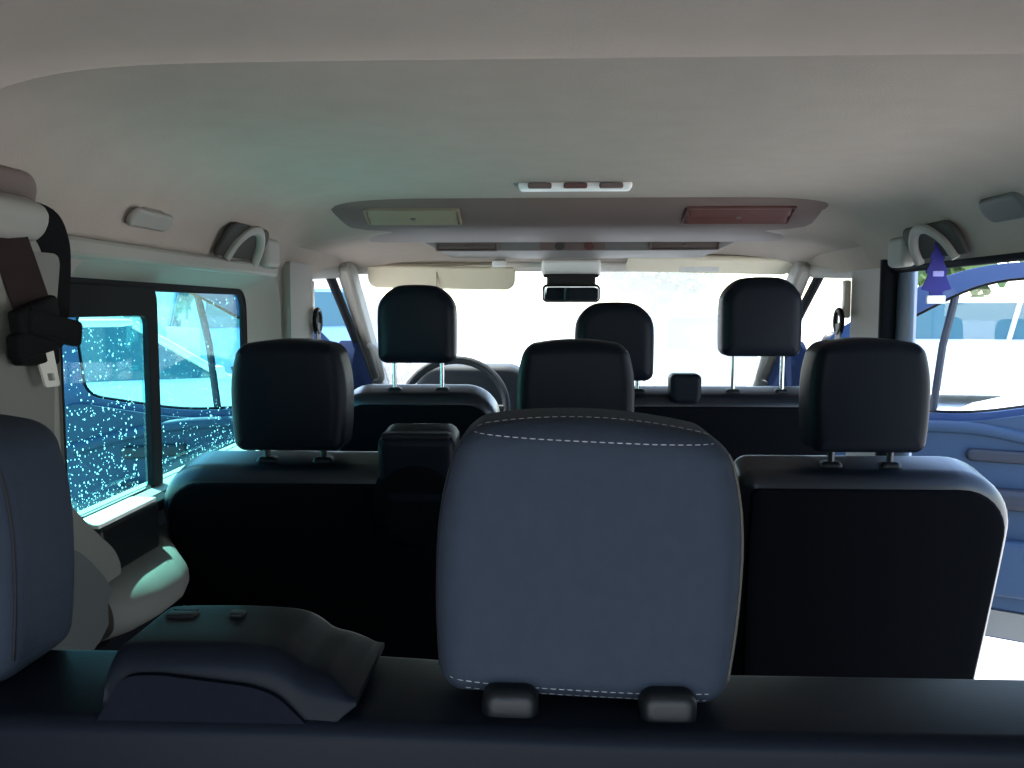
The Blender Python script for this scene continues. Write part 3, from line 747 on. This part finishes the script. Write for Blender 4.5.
    bm = BM(); rings_to_mesh(bm, [[(-.80+(x+.80)*k, y, z) for x, z in prof] for y, k in ((1.27, 1.2), (1.30, 1.55), (1.36, 1.75), (1.44, 1.75), (1.50, 1.5), (1.56, .9), (1.6, .8), (1.9, .8), (2.2, .8), (2.42, .8))]); link('trim_16', bm, M['trimpillar'], kind='structure')
    # rear quarter trim with its two curved edges
    prof = [(-.30, 0), (-.30, 1.15), (1.205, 1.15), (1.185, 1.06), (1.168, .887), (1.170, .85), (1.185, .82), (1.260, .757), (1.325, .708), (1.345, .675), (1.320, .630), (1.27, .600), (1.19, .56), (1.15, .0)]
    bm = BM(); plate(bm, rpoly(prof, [0, 0, .02, .02, .06, .03, .04, .05, .05, .03, .04, .05, .05, 0]), [], .060, lambda u, v, w: (-.80+w, u, v)); link('trim_17', bm, M['trimpillar'], smooth=False, bevel=.008, kind='structure')
    prof = [(-.30, 0), (-.30, .76), (1.10, .76), (1.185, .750), (1.228, .718), (1.276, .674), (1.296, .633), (1.26, .602), (1.18, .575), (1.12, .0)]
    bm = BM(); plate(bm, rpoly(prof, [0, 0, .1, .04, .05, .05, .03, .04, .05, 0]), [], .014, lambda u, v, w: (-.741+w, u, v)); link('trim_18', bm, M['trimlow'], smooth=False, bevel=.006, kind='structure')
    # dark lower wall lining beside the middle bench
    bm = BM(); plate(bm, [(1.34, 0), (2.62, 0), (2.62, .54), (1.34, .54)], [], .015, lambda u, v, w: (-.80+w, u, v)); link('trim_19', bm, M['rubber'], smooth=False, kind='structure')
    # B pillar cover left
    bm = BM(); plate(bm, rpoly([(2.40, 0), (2.665, 0), (2.66, 1.20), (2.43, 1.20)], .01), [], .022, lambda u, v, w: (-.80+w, u, v)); link('trim_20', bm, M['trimgrey'], smooth=False, bevel=.012, kind='structure')

# ------------------------------------------------------------------ front cabin
def build_cab():
    d = thing('dashboard', (0, 3.6, 0), 'dark dashboard below the bright windscreen with hooded dials', 'dashboard')
    prof = [(3.36, .10), (3.30, .45), (3.28, .62), (3.34, .72), (3.46, .755), (3.70, .75), (3.83, .72), (3.83, .10)]
    rings = [[(x, y+.04*(x/.8)**2*-1, z) for y, z in prof] for x in [-.78+1.56*i/24 for i in range(25)]]
    bm = BM(); rings_to_mesh(bm, rings); link('dash_body', bm, M['dash'], d)
    bm = BM(); slab(bm, .42, .17, .22, (.10, .03), .03, T=TR((-.36, 3.40, .775))); link('dial_hood', bm, M['dash'], d)
    bm = BM(); slab(bm, .30, .05, .2, .02, .018, T=TR((.02, 3.44, .765))); link('dash_tray', bm, M['dash'], d)
    s = thing('steering_wheel', (-.41, 3.1, .55), 'black steering wheel in front of the driver seat', 'steering wheel')
    T = TR((-.405, 3.10, .725), math.radians(-25))
    bm = BM(); tube(bm, [T @ Vector((.182*math.cos(a), 0, .182*math.sin(a))) for a in [2*PI*i/40 for i in range(40)]], .015, 10, closed=True); link('rim', bm, M['dash'], s)
    bm = BM(); slab(bm, .15, .14, .05, .05, .02, T=T); link('hub', bm, M['dash'], s)
    for a in (0, PI, -PI/2):
        bm = BM(); tube(bm, [T @ Vector((.06*math.cos(a), 0, .06*math.sin(a))), T @ Vector((.178*math.cos(a), 0, .178*math.sin(a)))], .014, 8); link('spoke', bm, M['dash'], s)
    bm = BM(); tube(bm, [T @ Vector((0, .02, 0)), T @ Vector((0, .15, 0))], .03, 10); link('column', bm, M['blackplastic'], s)
    # pillar grab handles
    for sx, lab in ((-1, 'pale grab handle on the left windscreen pillar'), (1, 'pale grab handle on the right windscreen pillar')):
        x = sx*.745
        bm = BM(); tube(bm, spline([(x+sx*.02, 3.42, .93), (x-sx*.01, 3.40, .915), (x-sx*.02, 3.42, .86), (x-sx*.02, 3.47, .80), (x+sx*.02, 3.52, .78)], 5), .011, 8)
        o = recenter(link('pillar_handle', bm, M['trimgrey'])); tag(o, lab, 'handle')

# ------------------------------------------------------------------ outside
def car(name, loc, heading, label, paint, L=4.1, W=1.74, H=1.46, van=False, group=None):
    rz = math.atan2(heading[1], heading[0])-PI/2
    t = thing(name, (0, 0, 0), label, 'car', group); ROOT[t] = Vector((0, 0, 0))
    h = L/2; zb = H*.62; wr = .31; wy = (-h+.78, h-.82)
    # lower body: side profile with wheel arches, lofted across the width
    def arch(yc): return [(yc-wr-.04+ (wr+.04)*(1-math.cos(a)), .22+(wr+.06)*math.sin(a)) for a in [PI*i/8 for i in range(9)]]
    if van: top = [(h, .55), (h-.05, .85), (h-.55, zb*.98), (h-.8, zb), (-h+.02, zb), (-h, .5)]
    else: top = [(h, .45), (h-.06, .66), (h-.35, .76), (h-1.12, zb-.02), (h-1.3, zb), (-h+.12, zb+.02), (-h, .75), (-h+.02, .4)]
    prof = [(-h+.05, .22)]+arch(wy[0])+arch(wy[1])+[(h-.03, .22)]+top
    st = [(-1, .94, .05), (-.985, .97, .02), (-.95, 1, 0), (-.5, 1, 0), (.5, 1, 0), (.95, 1, 0), (.985, .97, .02), (1, .94, .05)]
    rings = []
    for u, k, dz in st: rings.append([(u*W/2, y*k if abs(y) > h*.8 else y, z-(dz if z > .5 else 0)) for y, z in prof])
    bm = BM(); rings_to_mesh(bm, rings); link('car_body', bm, paint, t)
    # greenhouse glass
    if van: yb0, yb1, yt0, yt1 = -h+.06, h-.62, -h+.18, h-1.25
    else: yb0, yb1, yt0, yt1 = -h+.18, h-1.18, -h+.62, h-2.0
    wb, wt = W/2-.05, W/2-.20; zt = H-.05
    B = [(-wb, yb0), (wb, yb0), (wb, yb1), (-wb, yb1)]; Tt = [(-wt, yt0), (wt, yt0), (wt, yt1), (-wt, yt1)]
    bm = BM(); rings_to_mesh(bm, [[(x, y, zb-.03) for x, y in rpoly(B, .12)], [(x, y, zt) for x, y in rpoly(Tt, .12)]]); link('car_glass', bm, M['carglass'], t)
    bm = BM(); slab(bm, 2*wt+.03, yt1-yt0+.04, .08, .14, .035, dome_b=.0, dome_f=.03, T=TR((0, (yt0+yt1)/2, zt+.01), PI/2)); link('car_roof', bm, paint, t)
    for s in (-1, 1):
        for (yb, yt) in ((yb0, yt0), (yb1, yt1), ((yb0+yb1)/2-.05, (yt0+yt1)/2+.0)):
            bm = BM(); tube(bm, [(s*(wb+.0), yb, zb-.03), (s*(wt+.0), yt, zt)], .04, 8); link('pillar', bm, paint, t)
        bm = BM(); slab(bm, .20, .13, .10, .04, .03, T=TR((s*(W/2+.10), h-1.35 if not van else h-.95, zb+.06))); link('door_mirror', bm, paint, t)
        for y in wy:
            bm = BM(); tube(bm, [(s*(W/2-.20), y, wr), (s*(W/2-.01), y, wr)], wr, 24); wl = link('wheel', bm, M['tyre'], t)
            bm = BM(); tube(bm, [(s*(W/2-.05), y, wr), (s*(W/2+.004), y, wr)], wr*.62, 20); link('rim', bm, M['rim'], wl)
        bm = BM(); slab(bm, .34, .13, .08, .04, .02, T=TR((s*(W/2-.24), h-.10, .64))); link('headlamp', bm, M['headlamp'], t)
        bm = BM(); slab(bm, .16, .24, .06, .04, .02, T=TR((s*(W/2-.13), -h+.05, .80))); link('tail_lamp', bm, M['tail'], t)
    t.location = loc; t.rotation_euler = (0, 0, rz)
    return t

def tree(loc, r, hgt, label):
    t = thing('tree', loc, label, 'tree', 'trees beyond the parked cars')
    x, y, z = loc
    bm = BM(); tube(bm, [(x, y, z), (x+.05, y, z+hgt*.3), (x, y+.05, z+hgt*.6)], [.2, .15, .08], 8); link('trunk', bm, M['bark'], t)
    bm = BM()
    for _ in range(520):
        v = Vector((random.gauss(0, 1), random.gauss(0, 1), random.gauss(0, 1))).normalized()*r*random.uniform(.45, 1)
        c = Vector((x, y, z+hgt*.65))+Vector((v.x, v.y, v.z*hgt*.36/r))
        s = random.uniform(.14, .32)*r/2
        bmesh.ops.create_icosphere(bm, subdivisions=1, radius=s, matrix=Matrix.Translation(c) @ Matrix.Rotation(random.uniform(0, 6), 4, Vector((random.random()+.1, random.random(), random.random()))) @ Matrix.Diagonal((1, .75, .3, 1)))
    link('crown', bm, M['leaf'], t, smooth=False)

def build_outside():
    G = -.5
    car('car', (-4.3, 8.6, G), (.80, .60), 'white car parked outside, seen through the left side window', M['paintwhite'])
    car('van', (-5.0, 18.0, G), (.75, .66), 'light blue van parked far off beyond the driver door', M['paintblue'], L=4.9, W=1.9, H=1.92, van=True)
    car('car', (7.0, 15.5, G), (-1, .12), 'silver tall car with long dark window band, beyond the open right door', M['paintsilver'], L=4.6, W=1.85, H=1.70, van=True)
    car('car', (5.4, 7.5, G), (-.92, -.30), 'white car with its bonnet towards the open right door', M['paintwhite'], H=1.44)
    car('car', (2.1, 15.5, G), (-.2, .98), 'grey-green car seen straight ahead through the windscreen', mat('grey_green_car_paint', (.12, .17, .17), .35, .4, coat=.4))
    for i, (x, y, r, h, lab) in enumerate(((12.5, 30, 2.6, 5.2, 'green tree far off, behind the silver tall car'), (20, 32, 2.8, 5.6, 'green tree at the far right beyond the open door'), (4.5, 40, 3, 6, 'tree straight ahead, seen faintly through the windscreen'), (-12, 22, 2.8, 6, 'tree at far left, behind the white car'), (-17, 25, 3, 6.5, 'leftmost tree seen in the side window'))):
        tree((x, y, G), r, h, lab)
    b = thing('building', (-16, 42, G), 'pale low building in the distance on the left', 'building')
    bm = BM(); rbox(bm, (-16, 42, G+1.6), (14, 8, 3.2), .05); link('walls', bm, M['wall'], b)
    bm = BM(); rings_to_mesh(bm, [[(-23.4, 37.7, 3.2+G), (-23.4, 46.3, 3.2+G), (-23.4, 42, 5.0+G)], [(-8.6, 37.7, 3.2+G), (-8.6, 46.3, 3.2+G), (-8.6, 42, 5.0+G)]]); link('roof', bm, M['rooftile'], b, smooth=False)
    for k in range(4):
        bm = BM(); rbox(bm, (-21+3.3*k, 37.98, G+1.7), (1.1, .08, 1.2), .02); link('window', bm, M['carglass'], b)

setup_camera(); setup_world()
build_shell(); build_windows()
build_door(-1, 'door_1', 'open driver door of the van, blue frame seen through the left windows')
build_door(1, 'door_2', 'open blue front passenger door seen through the sliding doorway')
build_seats(); build_rear(); build_roof(); build_sides(); build_cab(); build_outside()
